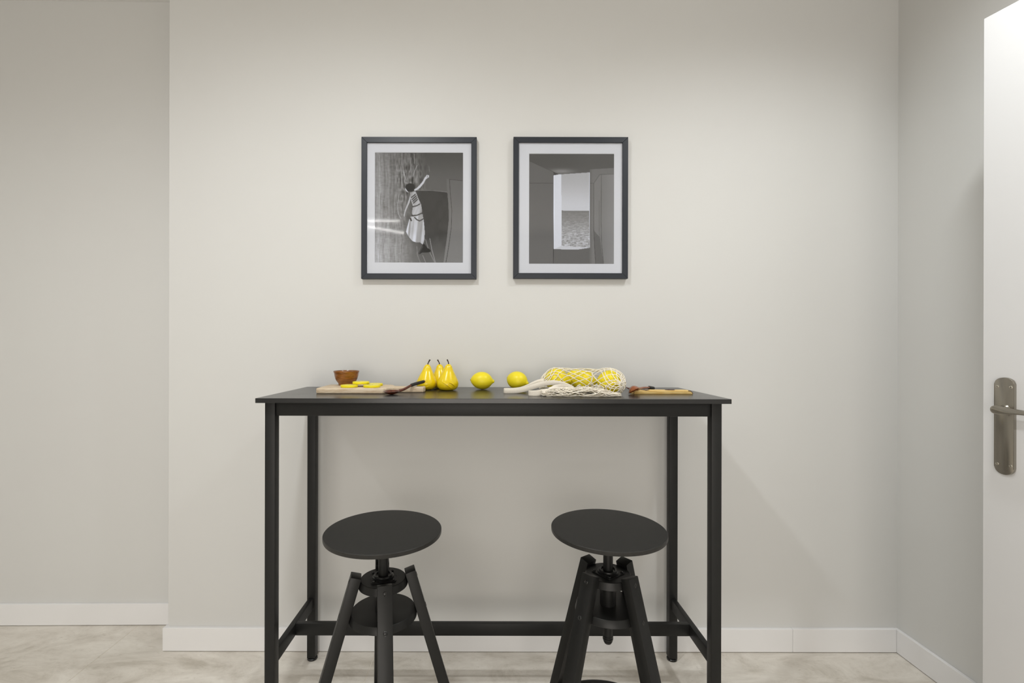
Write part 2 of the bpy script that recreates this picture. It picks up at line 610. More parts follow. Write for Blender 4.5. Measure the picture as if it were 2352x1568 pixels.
# ------------------------------------------------------------------ the open door on the right
DA = math.radians(13.9)
D_FREE = Vector((1.312, 1.268, 0))
D_S = Vector((math.sin(DA), -math.cos(DA), 0))       # along the leaf, from its free edge towards its hinges
D_N = Vector((-math.cos(DA), -math.sin(DA), 0))      # out of the face we see
D_M = Matrix(((D_S.x, 0, D_N.x, D_FREE.x), (D_S.y, 0, D_N.y, D_FREE.y), (0, 1, 0, 0), (0, 0, 0, 1)))  # (s, height, out)
ORIGIN['door_1'] = Matrix.Identity(4)
bm = box(BM(), 0, 0.80, 0.008, 2.030, -0.040, 0, 0.0015, 2)
bm.transform(D_M)
door = struct(obj('door_1', bm, M_DOOR, smooth=True, angle=30))


def rounded_plate(s0, s1, h0, h1, b_top, b_bot, n=14):
    cx, a = (s0 + s1) / 2, (s1 - s0) / 2
    out = []
    for i in range(n + 1):
        th = PI * i / n
        out.append((cx + a * math.cos(th), h1 - b_top + b_top * math.sin(th) ** 0.9))
    for i in range(n + 1):
        th = PI + PI * i / n
        out.append((cx + a * math.cos(th), h0 + b_bot + b_bot * math.sin(th)))
    return out


bm = prism(BM(), rounded_plate(0.028, 0.068, 0.831, 1.080, 0.017, 0.019), 0.0, 0.0085, bev=0.0018)
bm.transform(D_M)
plate = obj('handle_plate', bm, M_NICKEL, door, smooth=True)
plate['label'] = 'brushed nickel handle plate with rounded ends'
for s, h in ((0.0345, 1.056), (0.0615, 1.056), (0.0345, 0.857), (0.0615, 0.857)):
    bm = lathe(BM(), [(0, 0.0085), (0.0016, 0.0085), (0.0018, 0.0096), (0.0030, 0.0094), (0.0036, 0.0086), (0.0036, 0.0075)], 18)
    bm.transform(D_M @ Matrix.Translation((s, h, 0)))
    obj('screw', bm, M_SCREW, plate, smooth=True)
# lever: a neck and a blade that twists as it runs towards the hinges
bm = lathe(BM(), [(0.0115, 0.0085), (0.0115, 0.011), (0.009, 0.014), (0.008, 0.03), (0.0085, 0.043), (0, 0.043)], 24)
bm.transform(D_M @ Matrix.Translation((0.051, 0.999, 0)))
secs = [(0.0420, 0.0030, 0.0020, 0), (0.0432, 0.0062, 0.0032, 0), (0.0460, 0.0090, 0.0042, 0), (0.0510, 0.0105, 0.0048, 4), (0.0590, 0.0108, 0.0050, 10),
        (0.0700, 0.0098, 0.0050, 24), (0.0820, 0.0090, 0.0048, 42), (0.0980, 0.0088, 0.0044, 58), (0.1200, 0.0090, 0.0040, 66), (0.1420, 0.0088, 0.0038, 70),
        (0.1550, 0.0070, 0.0034, 70), (0.1600, 0.0035, 0.0020, 70)]
secs = catmull(secs, 4)
rings = []
for s, hh, tt, tw in secs:
    a = math.radians(tw)
    ring = []
    for k in range(20):
        th = 2 * PI * k / 20
        p, q = hh * math.cos(th), tt * math.sin(th)
        ring.append(bm.verts.new(D_M @ Vector((s, 0.9995 - 0.02 * (s - 0.042) + p * math.cos(a) + q * math.sin(a),
                                               0.0460 - p * math.sin(a) + q * math.cos(a)))))
    rings.append(ring)
for a, b in zip(rings[:-1], rings[1:]):
    for k in range(20):
        bm.faces.new((a[k], a[(k + 1) % 20], b[(k + 1) % 20], b[k]))
bm.faces.new(rings[0])
bm.faces.new(rings[-1])
lev = obj('lever', bm, M_NICKEL, door, smooth=True)
lev['label'] = 'brushed nickel lever with twisted blade'

# ------------------------------------------------------------------ the bar table
TOP = 1.003
TX = 0.011
T = thing('bar_table', 'long narrow black bar table with square metal legs standing against the wall', 'table', (TX, 1.60, 0))
obj('tabletop', box(BM(), TX - 0.70, TX + 0.70, 1.400, 1.799, TOP - 0.014, TOP, 0.0008), M_TOP, T)
LX0, LX1 = TX - 0.6803, TX + 0.6803
LY0, LY1 = 1.419, 1.780
W = 0.030
for (x0, y0) in ((LX0, LY0), (LX1 - W, LY0), (LX0, LY1 - W), (LX1 - W, LY1 - W)):
    lg = obj('leg', box(BM(), x0, x0 + W, y0, y0 + W, 0.010, TOP - 0.014, 0.0014, 2), M_METAL, T, smooth=True)
    ft = lathe(BM(), [(0, 0), (0.0165, 0), (0.0185, 0.002), (0.0185, 0.0055), (0.0165, 0.0075), (0.0125, 0.0078), (0.0125, 0.012), (0, 0.012)], 28)
    ft.transform(Matrix.Translation((x0 + W / 2, y0 + W / 2, 0)))
    obj('foot', ft, M_BLACKPL, lg, smooth=True)
AZ0, AZ1 = 0.948, TOP - 0.0142
for y0 in (LY0 + 0.006, LY1 - 0.026):
    obj('apron_rail', box(BM(), LX0 + W + 0.0002, LX1 - W - 0.0002, y0, y0 + 0.020, AZ0, AZ1, 0.0012, 2), M_METAL, T, smooth=True)
for x0 in (LX0 + 0.005, LX1 - 0.025):
    obj('apron_rail', box(BM(), x0, x0 + 0.020, LY0 + W + 0.0002, LY1 - W - 0.0002, AZ0, AZ1, 0.0012, 2), M_METAL, T, smooth=True)
SZ0, SZ1 = 0.1925, 0.2320
for x0 in (LX0 + 0.006, LX1 - 0.006 - 0.018):
    obj('side_stretcher', box(BM(), x0, x0 + 0.018, LY0 + W + 0.0002, LY1 - W - 0.0002, SZ0, SZ1, 0.001, 2), M_METAL, T, smooth=True)
obj('long_stretcher', box(BM(), LX0 + 0.0242, LX1 - 0.0242, 1.588, 1.606, SZ0, SZ1, 0.001, 2), M_METAL, T, smooth=True)


# ------------------------------------------------------------------ the two stools
def make_stool(loc, rz, seat_h, label):
    t = thing('bar_stool', label, 'stool', loc, rz, 'black swivel bar stools at the table')
    HUB0, HUB1, DSC0, DSC1 = 0.537, 0.5565, 0.4555, 0.4742

    def rin(h):
        return 0.060 + 0.29 * (0.548 - h)

    th = 0.0120
    s = obj('seat', lathe(BM(), [(0, seat_h - th), (0.1465, seat_h - th), (0.1492, seat_h - th + 0.0012), (0.15, seat_h - th + 0.003),
                                 (0.15, seat_h - 0.0012), (0.1490, seat_h), (0.07, seat_h), (0, seat_h)], 96),
            M_SEAT, t, smooth=True, angle=28, local=True)
    obj('seat_plate', lathe(BM(), [(0, seat_h - th), (0.045, seat_h - th), (0.045, seat_h - th - 0.003), (0.02, seat_h - th - 0.004), (0, seat_h - th - 0.004)], 32),
        M_STOOL, t, smooth=True, local=True)
    # threaded spindle with a rounded tip
    sp = obj('spindle', lathe(BM(), [(0, 0.388), (0.0126, 0.388), (0.0126, seat_h - th - 0.004), (0, seat_h - th - 0.004)], 32), M_STOOL, t, smooth=True, local=True)
    obj('spindle_tip', lathe(BM(), [(0, 0.3665), (0.005, 0.367), (0.009, 0.3695), (0.0112, 0.3735), (0.0120, 0.376), (0.0110, 0.3766), (0.0126, 0.378),
                                    (0.0134, 0.380), (0.0136, 0.3835), (0.0124, 0.3845), (0.0124, 0.3855), (0.0136, 0.3865), (0.0136, 0.3895), (0.0128, 0.3905), (0, 0.3905)], 32),
        M_STOOL, sp, smooth=True, local=True)
    hub = obj('hub', lathe(BM(), [(0, HUB0), (0.0610, HUB0), (0.0624, HUB0 + 0.001), (0.0578, HUB1 - 0.001), (0.0566, HUB1), (0, HUB1)], 64),
              M_STOOL, t, smooth=True, local=True)
    # flange: a square of rounded corners, each with a screw
    pts = []
    for k in range(4):
        a0 = PI / 4 + k * PI / 2
        for q in range(-4, 5):
            a = a0 + q * PI / 2 / 9
            pts.append((0.0355 * math.cos(a0) + 0.0065 * math.cos(a0 + q * PI / 9), 0.0355 * math.sin(a0) + 0.0065 * math.sin(a0 + q * PI / 9)))
        am = a0 + PI / 4
        for q in (-1, 0, 1):
            a = am + q * 0.3
            pts.append((0.0325 * math.cos(a), 0.0325 * math.sin(a)))
    fl = obj('flange', prism(BM(), pts, HUB1 - 0.0002, HUB1 + 0.0022, bev=0.0005, seg=1), M_STOOL, t, smooth=True, local=True)
    for k in range(4):
        a0 = PI / 4 + k * PI / 2
        b_ = lathe(BM(), [(0.0032, 0), (0.0033, 0.0020), (0.0024, 0.0034), (0.0012, 0.0034), (0.0010, 0.0022), (0, 0.0022)], 16)
        b_.transform(Matrix.Translation((0.0355 * math.cos(a0), 0.0355 * math.sin(a0), HUB1 + 0.0021)))
        obj('screw', b_, M_BOLT, fl, smooth=True, local=True)
    obj('collar', lathe(BM(), [(0.0270, HUB1 + 0.0021), (0.0272, HUB1 + 0.0045), (0.0240, HUB1 + 0.0060), (0.0236, HUB1 + 0.0085), (0.0222, HUB1 + 0.0098),
                               (0.0200, HUB1 + 0.0098), (0.0185, HUB1 + 0.0085), (0.0180, HUB1 + 0.0060), (0.0130, HUB1 + 0.0050), (0.0127, HUB1 + 0.0030)], 40),
        M_BLACKPL, t, smooth=True, local=True)
    obj('sleeve', lathe(BM(), [(0, DSC1 - 0.0002), (0.0207, DSC1 - 0.0002), (0.0207, HUB0 + 0.0002), (0, HUB0 + 0.0002)], 40), M_STOOL, t, smooth=True, local=True)
    obj('lower_disc', lathe(BM(), [(0, DSC0), (0.0848, DSC0), (0.0862, DSC0 + 0.001), (0.0817, DSC1 - 0.001), (0.0806, DSC1), (0, DSC1)], 72),
        M_STOOL, t, smooth=True, local=True)
    # four splayed legs
    k_ = 0.29
    L = math.hypot(1, k_)
    ax = Vector((k_ / L, 0, -1 / L))             # down and outwards
    nr = Vector((1 / L, 0, k_ / L))              # outward face normal
    wd = 0.018
    tk = 0.027
    for q in range(4):
        R = Matrix.Rotation(-PI / 2 + q * PI / 2, 4, 'Z')
        # inner edge at the top, perpendicular cut
        top_in = Vector((rin(0.566), 0, 0.566))
        top_out = top_in + nr * tk
        bot_in = Vector((rin(0.0), 0, 0.0))
        bot_out = Vector((bot_in.x + tk * L, 0, 0.0))
        c = []
        for a, b in ((bot_in, bot_out), (top_in, top_out)):
            c += [Vector((a.x, -wd, a.z)), Vector((b.x, -wd, b.z)), Vector((b.x, wd, b.z)), Vector((a.x, wd, a.z))]
        bm = hexa(BM(), [R @ v for v in c], 0.0014, 2)
        lg = obj('leg', bm, M_STOOL, t, smooth=True, local=True)
        for hb in (0.5485, 0.4655):
            p = Vector((rin(hb), 0, hb)) + nr * tk
            b_ = lathe(BM(), [(0.0056, -0.0004), (0.0056, 0.0004), (0.0048, 0.0010), (0.0040, 0.0004), (0.0036, 0.0002), (0.0024, 0.0009), (0.0016, 0.0009), (0.0012, 0.0002), (0, 0.0002)], 20)
            Mx = Matrix.Translation(p) @ nr.to_track_quat('Z', 'Y').to_matrix().to_4x4()
            b_.transform(R @ Mx)
            obj('bolt', b_, M_BOLT, lg, smooth=True, local=True)
    Ro = rin(0.150)
    obj('foot_ring', lathe(BM(), [(Ro + 0.0045, 0.1335), (Ro + 0.0005, 0.149), (Ro - 0.001, 0.150), (Ro - 0.020, 0.150), (Ro - 0.0215, 0.149), (Ro - 0.0215, 0.133),
                                  (Ro - 0.020, 0.132), (Ro + 0.003, 0.132), (Ro + 0.0045, 0.1335)], 80), M_STOOL, t, smooth=True, local=True)
    return t


make_stool((-0.2753, 1.2385, 0), math.radians(15), 0.6800, 'black swivel stool on the left, one leg turned straight to the front')
make_stool((0.3157, 1.2680, 0), math.radians(37), 0.6748, 'black swivel stool on the right, spindle tip showing between two front legs')


# ------------------------------------------------------------------ flat prints, painted as ink on a fine grid
def lerp(a, b, t):
    return a + (b - a) * t


def smooth(e0, e1, x):
    t = np.clip((x - e0) / (e1 - e0), 0, 1)
    return t * t * (3 - 2 * t)


def poly_mask(X, Y, pts):
    inside = np.zeros(X.shape, bool)
    n = len(pts)
    for i in range(n):
        x1, y1 = pts[i]
        x2, y2 = pts[(i + 1) % n]
        if y1 == y2:
            continue
        cond = ((y1 > Y) != (y2 > Y)) & (X < (x2 - x1) * (Y - y1) / (y2 - y1) + x1)
        inside ^= cond
    return inside.astype(float)


def line_mask(X, Y, pts, w):
    d = np.full(X.shape, 1e9)
    for (x1, y1), (x2, y2) in zip(pts[:-1], pts[1:]):
        dx, dy = x2 - x1, y2 - y1
        t = np.clip(((X - x1) * dx + (Y - y1) * dy) / (dx * dx + dy * dy + 1e-9), 0, 1)
        d = np.minimum(d, np.hypot(X - x1 - t * dx, Y - y1 - t * dy))
    return 1 - smooth(w * 0.5, w * 1.3, d)


RNG = np.random.default_rng(3)


def noise1(x, freq, seed):
    r = np.random.default_rng(seed).random(4096)
    xi = np.floor(x * freq).astype(int)
    f = x * freq - xi
    f = f * f * (3 - 2 * f)
    return r[xi % 4096] * (1 - f) + r[(xi + 1) % 4096] * f - 0.5


def noise2(x, y, fx, fy, seed):
    r = np.random.default_rng(seed).random((128, 128))
    a, b = x * fx, y * fy
    i, j = np.floor(a).astype(int), np.floor(b).astype(int)
    f, g = a - i, b - j
    f, g = f * f * (3 - 2 * f), g * g * (3 - 2 * g)
    v = lambda p, q: r[p % 128, q % 128]
    return (v(i, j) * (1 - f) + v(i + 1, j) * f) * (1 - g) + (v(i, j + 1) * (1 - f) + v(i + 1, j + 1) * f) * g - 0.5


def over(img, m, val):
    return img * (1 - m) + val * m


def ink_swimmer(X, Y):
    g = lerp(142, 96, smooth(240, 760, X)) - 14 * (1 - smooth(230, 520, Y))
    g = g + 22 * smooth(700, 1300, Y) * (1 - smooth(450, 900, X))
    wx = X + 26 * noise2(X, Y, 1 / 160, 1 / 260, 5) + 10 * noise2(X, Y, 1 / 60, 1 / 120, 6)
    st = (26 * noise1(wx, 1 / 13, 11) + 22 * noise1(wx, 1 / 31, 12)) * (0.55 + 0.9 * (noise2(X, Y, 1 / 90, 1 / 140, 17) + 0.5))
    g = g + st * (1 - smooth(560, 760, X)) * 0.7
    g = g + (22 * noise2(wx, Y, 1 / 7, 1 / 55, 61) + 14 * noise2(X, Y, 1 / 22, 1 / 9, 62)) * (1 - smooth(520, 720, X))
    rip = np.abs(noise2(wx, Y, 1 / 15, 1 / 62, 21)) * 2
    near = np.exp(-(((X - 560) / 130) ** 2 + ((Y - 520) / 300) ** 2))
    g = g + near * (95 * (0.35 - rip))
    # room reflection painted into the print: dark panel, lighter curved panel, edge lines
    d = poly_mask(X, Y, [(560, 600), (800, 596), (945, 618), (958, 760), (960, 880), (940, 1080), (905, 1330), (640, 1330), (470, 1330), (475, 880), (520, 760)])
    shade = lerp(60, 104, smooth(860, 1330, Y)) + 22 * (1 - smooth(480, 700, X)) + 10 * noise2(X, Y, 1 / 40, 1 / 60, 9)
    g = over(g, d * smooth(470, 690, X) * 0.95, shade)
    refl_panel = poly_mask(X, Y, [(935, 485), (1110, 500), (1110, 1330), (905, 1330), (940, 1080), (960, 880), (955, 740), (942, 600)])
    g = over(g, refl_panel, lerp(104, 128, smooth(500, 1300, Y)))
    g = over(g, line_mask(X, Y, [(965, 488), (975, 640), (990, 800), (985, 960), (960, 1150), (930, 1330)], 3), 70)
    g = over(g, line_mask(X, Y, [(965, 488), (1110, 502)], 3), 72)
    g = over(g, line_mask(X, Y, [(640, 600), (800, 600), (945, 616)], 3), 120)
    for pts, v in (([(490, 390), (515, 440), (535, 500)], 175), ([(640, 350), (615, 410), (598, 460)], 165), ([(615, 235), (612, 330)], 150),
                   ([(575, 290), (582, 420)], 150), ([(455, 690), (442, 760), (452, 830), (480, 880)], 165), ([(760, 360), (765, 410)], 120),
                   ([(728, 1090), (760, 1200), (820, 1320)], 150), ([(770, 1080), (790, 1190), (826, 1318)], 165), ([(700, 1250), (730, 1322)], 150),
                   ([(640, 1160), (645, 1240), (675, 1322)], 140), ([(470, 300), (490, 380), (500, 430)], 90), ([(520, 430), (545, 515)], 85)):
        g = over(g, line_mask(X, Y, pts, 3.4) * 0.8, v)
    # the swimmer seen from above
    g = over(g, poly_mask(X, Y, [(612, 588), (640, 575), (672, 540), (700, 505), (718, 470), (740, 443), (758, 446), (762, 466), (745, 476), (728, 490),
                                 (706, 530), (672, 572), (640, 596), (616, 606)]), 192)
    g = over(g, line_mask(X, Y, [(745, 450), (742, 470)], 3) * 0.7, 90)
    g = over(g, poly_mask(X, Y, [(572, 640), (580, 668), (566, 720), (542, 775), (526, 815), (514, 868), (508, 850), (518, 800), (540, 745), (560, 690)]), 178)
    tor = poly_mask(X, Y, [(572, 622), (600, 612), (628, 612), (655, 680), (682, 740), (692, 800), (694, 842), (600, 856), (590, 820), (600, 760), (582, 700), (570, 650)])
    g = over(g, tor, 165 + 46 * noise1(X + Y * 0.4, 1 / 16, 31) - 20 * smooth(640, 690, X))
    for pts in ([(585, 670), (622, 640)], [(592, 690), (632, 655)], [(600, 708), (638, 672)], [(606, 726), (644, 690)],
                [(600, 762), (640, 752), (668, 735)], [(592, 850), (640, 848), (694, 824)], [(618, 868), (640, 892), (668, 904), (700, 886)]):
        g = over(g, line_mask(X, Y, pts, 6), 62)
    sk = poly_mask(X, Y, [(578, 862), (620, 858), (698, 838), (712, 930), (719, 1010), (716, 1090), (700, 1142), (676, 1120), (632, 1118), (596, 1106), (562, 1066),
                          (545, 1040), (532, 1010), (548, 950), (566, 884)])
    g = over(g, sk, 172 + 70 * noise1(X * 1.0 + (Y - 860) * 0.10, 1 / 17, 41) + 26 * noise2(X, Y, 1 / 50, 1 / 90, 44) - 24 * smooth(610, 640, X) + 15)
    g = over(g, line_mask(X, Y, [(618, 870), (640, 892), (668, 904), (700, 886)], 6), 66)
    g = over(g, line_mask(X, Y, [(575, 880), (584, 900)], 8), 60)
    he = ((X - 572) / 48.0) ** 2 + ((Y - 570) / 42.0) ** 2 < 1
    g = over(g, he.astype(float), 42)
    g = over(g, poly_mask(X, Y, [(522, 572), (532, 588), (548, 612), (560, 620), (548, 618), (532, 604), (524, 590)]), 200)
    g = over(g, poly_mask(X, Y, [(704, 1130), (722, 1140), (742, 1172), (762, 1182), (782, 1200), (776, 1214), (735, 1222), (694, 1222), (664, 1238), (654, 1230), (676, 1190), (692, 1160)]), 34)
    g = over(g, line_mask(X, Y, [(700, 1160), (662, 1230)], 3) * 0.6, 120)
    g = g + 5 * (RNG.random(X.shape) - 0.5)
    return g


def ink_sea_window(X, Y):
    g = np.full(X.shape, 102.0) + 8 * smooth(500, 1300, Y)
    ceil_ = poly_mask(X, Y, [(230, 220), (1100, 220), (1100, 370), (845, 385), (840, 412), (520, 436), (480, 410), (236, 300), (230, 298)])
    cv = 86 + 44 * np.exp(-(((X - 560) / 120) ** 2 + ((Y - 405) / 26) ** 2)) + 6 * smooth(500, 900, X)
    g = over(g, ceil_, cv)
    g = over(g, poly_mask(X, Y, [(480, 410), (540, 436), (482, 446)]), 72)
    # right-hand wall; panel and lines are partly a room reflection painted in
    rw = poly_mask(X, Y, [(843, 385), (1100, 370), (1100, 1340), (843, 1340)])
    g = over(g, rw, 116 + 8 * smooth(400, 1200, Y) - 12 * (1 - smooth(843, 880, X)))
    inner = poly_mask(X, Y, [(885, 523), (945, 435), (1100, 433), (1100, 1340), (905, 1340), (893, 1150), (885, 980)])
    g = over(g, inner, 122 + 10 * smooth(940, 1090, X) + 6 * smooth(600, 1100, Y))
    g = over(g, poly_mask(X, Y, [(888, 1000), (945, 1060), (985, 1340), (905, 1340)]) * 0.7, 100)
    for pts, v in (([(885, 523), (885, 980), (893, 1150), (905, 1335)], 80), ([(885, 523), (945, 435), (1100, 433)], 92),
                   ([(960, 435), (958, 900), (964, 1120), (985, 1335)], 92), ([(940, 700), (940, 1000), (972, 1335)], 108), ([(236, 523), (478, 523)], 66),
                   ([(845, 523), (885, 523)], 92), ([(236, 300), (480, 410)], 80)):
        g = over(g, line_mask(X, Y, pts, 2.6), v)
    g = over(g, poly_mask(X, Y, [(486, 1180), (845, 1172), (845, 1340), (486, 1340)]), 106 - 0 * X)
    g = over(g, line_mask(X, Y, [(483, 1180), (481, 1335)], 3), 66)
    # opening with pale jamb, sky and sea
    g = over(g, poly_mask(X, Y, [(481, 446), (530, 437), (840, 416), (845, 1168), (720, 1188), (490, 1183)]), 206)
    sky = poly_mask(X, Y, [(560, 435), (840, 416), (842, 800), (562, 800)])
    g = over(g, sky, lerp(168, 192, smooth(440, 790, Y)))
    sea = poly_mask(X, Y, [(563, 797), (843, 799), (845, 1166), (640, 1156), (565, 1148)])
    k = smooth(790, 1160, Y)
    wv = noise2(X, Y + 0.08 * X, 1 / 20, 1 / 5.0, 51) + 0.7 * noise2(X + 0.6 * Y, Y, 1 / 9, 1 / 3.6, 52)
    g = over(g, sea, lerp(126, 166, smooth(800, 1080, Y)) + wv * lerp(8, 62, k))
    g = over(g, sea * (1 - smooth(798, 826, Y)) * 0.6, 112)
    g = over(g, poly_mask(X, Y, [(490, 1183), (562, 1150), (845, 1168), (720, 1188)]), 192)
    g = over(g, line_mask(X, Y, [(484, 450), (488, 1180)], 3), 226)
    g = over(g, line_mask(X, Y, [(841, 418), (844, 1165)], 2), 222)
    g = g + 5 * (RNG.random(X.shape) - 0.5)
    return g


def make_print(name, p0, p1, y, fn, zx, zy, parent, k=1.32):
    """p0/p1: picture corners in pixels at depth y; zx, zy: drawing coordinates across the print"""
    a, b = at(p0[0], p0[1], y), at(p1[0], p1[1], y)
    nx, ny = 230, 290
    u = np.linspace(0, 1, nx)
    v = np.linspace(0, 1, ny)
    U, V = np.meshgrid(u, v)
    g = fn(lerp(zx[0], zx[1], U), lerp(zy[0], zy[1], V))
    g = np.clip(g, 10, 245) / 255.0
    lv = np.where(g <= 0.04045, g / 12.92, ((g + 0.055) / 1.055) ** 2.4)
    lv = np.clip(lv ** 1.1 * k - 0.022, 0.004, 0.92)
    co = np.zeros((ny * nx, 3), np.float32)
    co[:, 0] = lerp(a.x, b.x, U).ravel()
    co[:, 1] = y
    co[:, 2] = lerp(a.z, b.z, V).ravel()
    loc = ORIGIN[parent.name].translation
    co -= np.array(loc, np.float32)
    idx = np.arange(ny * nx).reshape(ny, nx)
    q = np.stack([idx[:-1, :-1], idx[1:, :-1], idx[1:, 1:], idx[:-1, 1:]], -1).reshape(-1, 4)
    me = bpy.data.meshes.new(name)
    me.vertices.add(len(co))
    me.vertices.foreach_set('co', co.ravel())
    me.loops.add(q.size)
    me.loops.foreach_set('vertex_index', q.ravel().astype(np.int32))
    me.polygons.add(len(q))
    me.polygons.foreach_set('loop_start', np.arange(0, q.size, 4, dtype=np.int32))
    me.update(calc_edges=True)
    at_ = me.attributes.new('ink', 'FLOAT_COLOR', 'POINT')
    c4 = np.ones((ny * nx, 4), np.float32)
    c4[:, 0] = (lv * (1.03 - 0.08 * lv)).ravel()
    c4[:, 1] = lv.ravel()
    c4[:, 2] = (lv * (0.97 + 0.20 * lv)).ravel()
    at_.data.foreach_set('color', c4.ravel())
    return link_mesh(name, me, print_mat(name + '_ink'), parent)


def ring_rect(bm, o, i, y0, y1):
    """rectangular ring: outer o=(x0,z0,x1,z1), inner i at the front plane y0, closed back to y1"""
    def rect(r, y):
        return [bm.verts.new((r[0], y, r[1])), bm.verts.new((r[2], y, r[1])), bm.verts.new((r[2], y, r[3])), bm.verts.new((r[0], y, r[3]))]
    a, b, c, d = rect(o, y0), rect(i, y0), rect((i[0] + 0.0012, i[1] + 0.0012, i[2] - 0.0012, i[3] - 0.0012), y1), rect(o, y1)
    for p, q in ((a, b), (b, c), (c, d), (d, a)):
        for k in range(4):
            j = (k + 1) % 4
            bm.faces.new((p[k], p[j], q[j], q[k]))
    return bm


def picture(label, outer, inner, pic, fn, zx, zy):
    yf, yb = 1.7945, 1.8145
    a, b = at(outer[0], outer[1], yf), at(outer[2], outer[3], yf)
    x0, x1, z1, z0 = a.x, b.x, a.z, b.z
    t = thing('picture_frame', label, 'picture', ((x0 + x1) / 2, WALL_Y, z0), 0, 'framed prints on the wall')
    w = 0.0205
    i0, i1, k0, k1 = x0 + w, x1 - w, z0 + w, z1 - w

    def rail(pts):
        bm = BM()
        lo = [(p[0], yb, p[1]) for p in pts]
        hi = [(p[0], yf, p[1]) for p in pts]
        hexa(bm, lo + hi, 0.0005, 1)
        obj('frame_rail', bm, M_FRAME, t)
    e = 0.00015
    rail([(x0 + e, z1), (x1 - e, z1), (i1 - e, k1), (i0 + e, k1)])
    rail([(x0 + e, z0), (i0 + e, k0), (i1 - e, k0), (x1 - e, z0)])
    rail([(x0, z0 + e), (x0, z1 - e), (i0, k1 - e), (i0, k0 + e)])
    rail([(x1, z0 + e), (i1, k0 + e), (i1, k1 - e), (x1, z1 - e)])
    ym = yf + 0.0075
    pa, pb = at(pic[0], pic[1], ym), at(pic[2], pic[3], ym)
    obj('mount', ring_rect(BM(), (i0 + 0.0002, k0 + 0.0002, i1 - 0.0002, k1 - 0.0002), (pa.x, pb.z, pb.x, pa.z), ym, ym + 0.0014), M_MAT, t)
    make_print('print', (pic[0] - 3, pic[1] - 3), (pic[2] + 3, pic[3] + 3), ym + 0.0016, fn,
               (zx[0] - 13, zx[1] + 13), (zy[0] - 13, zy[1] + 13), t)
    obj('glass', box(BM(), i0 + 0.0002, i1 - 0.0002, ym - 0.0020, ym - 0.0008, k0 + 0.0002, k1 - 0.0002), M_GLASS, t)
    obj('backing', box(BM(), i0 + 0.0002, i1 - 0.0002, ym + 0.0022, yb - 0.002, k0 + 0.0002, k1 - 0.0002), M_BACK, t)
    return t


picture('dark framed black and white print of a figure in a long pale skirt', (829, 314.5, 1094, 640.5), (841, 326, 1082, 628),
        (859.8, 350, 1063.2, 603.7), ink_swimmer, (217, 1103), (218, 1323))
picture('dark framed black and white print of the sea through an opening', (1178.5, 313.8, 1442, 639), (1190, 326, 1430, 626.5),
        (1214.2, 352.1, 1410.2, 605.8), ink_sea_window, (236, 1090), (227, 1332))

# ------------------------------------------------------------------ left: cutting board, bowl, slices, spoon
BTOP = TOP + 0.018
out = [(-0.562, 1.556), (-0.559, 1.540), (-0.545, 1.535), (-0.45, 1.5345), (-0.356, 1.535), (-0.343, 1.537), (-0.334, 1.546), (-0.329, 1.561), (-0.322, 1.573),
       (-0.310, 1.579), (-0.290, 1.5805), (-0.228, 1.5810), (-0.2205, 1.584), (-0.2180, 1.592), (-0.2180, 1.618), (-0.2205, 1.626), (-0.228, 1.629), (-0.290, 1.6295),
       (-0.310, 1.631), (-0.322, 1.637), (-0.329, 1.650), (-0.334, 1.668), (-0.343, 1.681), (-0.356, 1.688), (-0.45, 1.690), (-0.548, 1.690), (-0.561, 1.684), (-0.565, 1.668)]
t = tag(obj('cutting_board', rounded_slab(BM(), catmull(out, 3, closed=True), TOP, BTOP, 0.0042), M_BOARD, loc=(-0.42, 1.61, TOP), smooth=True, angle=40),
        'pale bleached wooden cutting board with a handle, under the brown bowl', 'cutting board')

bx, by = -0.4985, 1.6585
prof = [(0, 0.0), (0.022, 0.0), (0.0262, 0.0012), (0.0268, 0.006), (0.0288, 0.0095), (0.0332, 0.0150), (0.0368, 0.0220), (0.0394, 0.031), (0.0408, 0.039), (0.0412, 0.043), (0.0430, 0.0455),
        (0.0436, 0.0480), (0.0430, 0.0500), (0.0415, 0.0500), (0.0396, 0.0465), (0.0380, 0.0390), (0.034, 0.026), (0.027, 0.014), (0.015, 0.008), (0, 0.0065)]
bm = lathe(BM(), prof, 64)
bm.transform(Matrix.Translation((bx, by, BTOP)))
tag(obj('bowl', bm, M_BOWL, loc=(bx, by, BTOP), smooth=True, angle=50), 'small brown wooden bowl standing on the pale cutting board', 'bowl')


def lemon_slice(x, y, z, r, label, tilt=(0, 0)):
    h = 0.0085
    t = thing('lemon_slice', label, 'slice', (x, y, z), random.random(), 'lemon slices on the cutting board')
    t.rotation_euler = (tilt[0], tilt[1], t.rotation_euler[2])
    obj('peel', lathe(BM(), [(r - 0.0035, 0.0), (r - 0.0008, 0.0003), (r, 0.0016), (r, h - 0.0016), (r - 0.0008, h - 0.0003), (r - 0.0030, h), (r - 0.0042, h - 0.0006),
                             (r - 0.0042, 0.0006), (r - 0.0035, 0.0)], 48), M_SLICE, t, smooth=True, angle=60, local=True)
    for k in range(8):
        a0, a1 = 2 * PI * k / 8 + 0.05, 2 * PI * (k + 1) / 8 - 0.05
        ro = r - 0.0055
        pts = [(0.0022 * math.cos((a0 + a1) / 2), 0.0022 * math.sin((a0 + a1) / 2))]
        for q in range(7):
            a = a0 + (a1 - a0) * q / 6
            pts.append((ro * math.cos(a), ro * math.sin(a)))
        obj('segment', prism(BM(), pts, 0.0012, h - 0.0003, bev=0.0006, seg=1), M_FLESH, t, local=True)
    obj('pith', lathe(BM(), [(0, 0.001), (r - 0.0042, 0.001), (r - 0.0042, h - 0.0016), (0, h - 0.0016)], 40), M_FLESH, t, local=True)
    return t


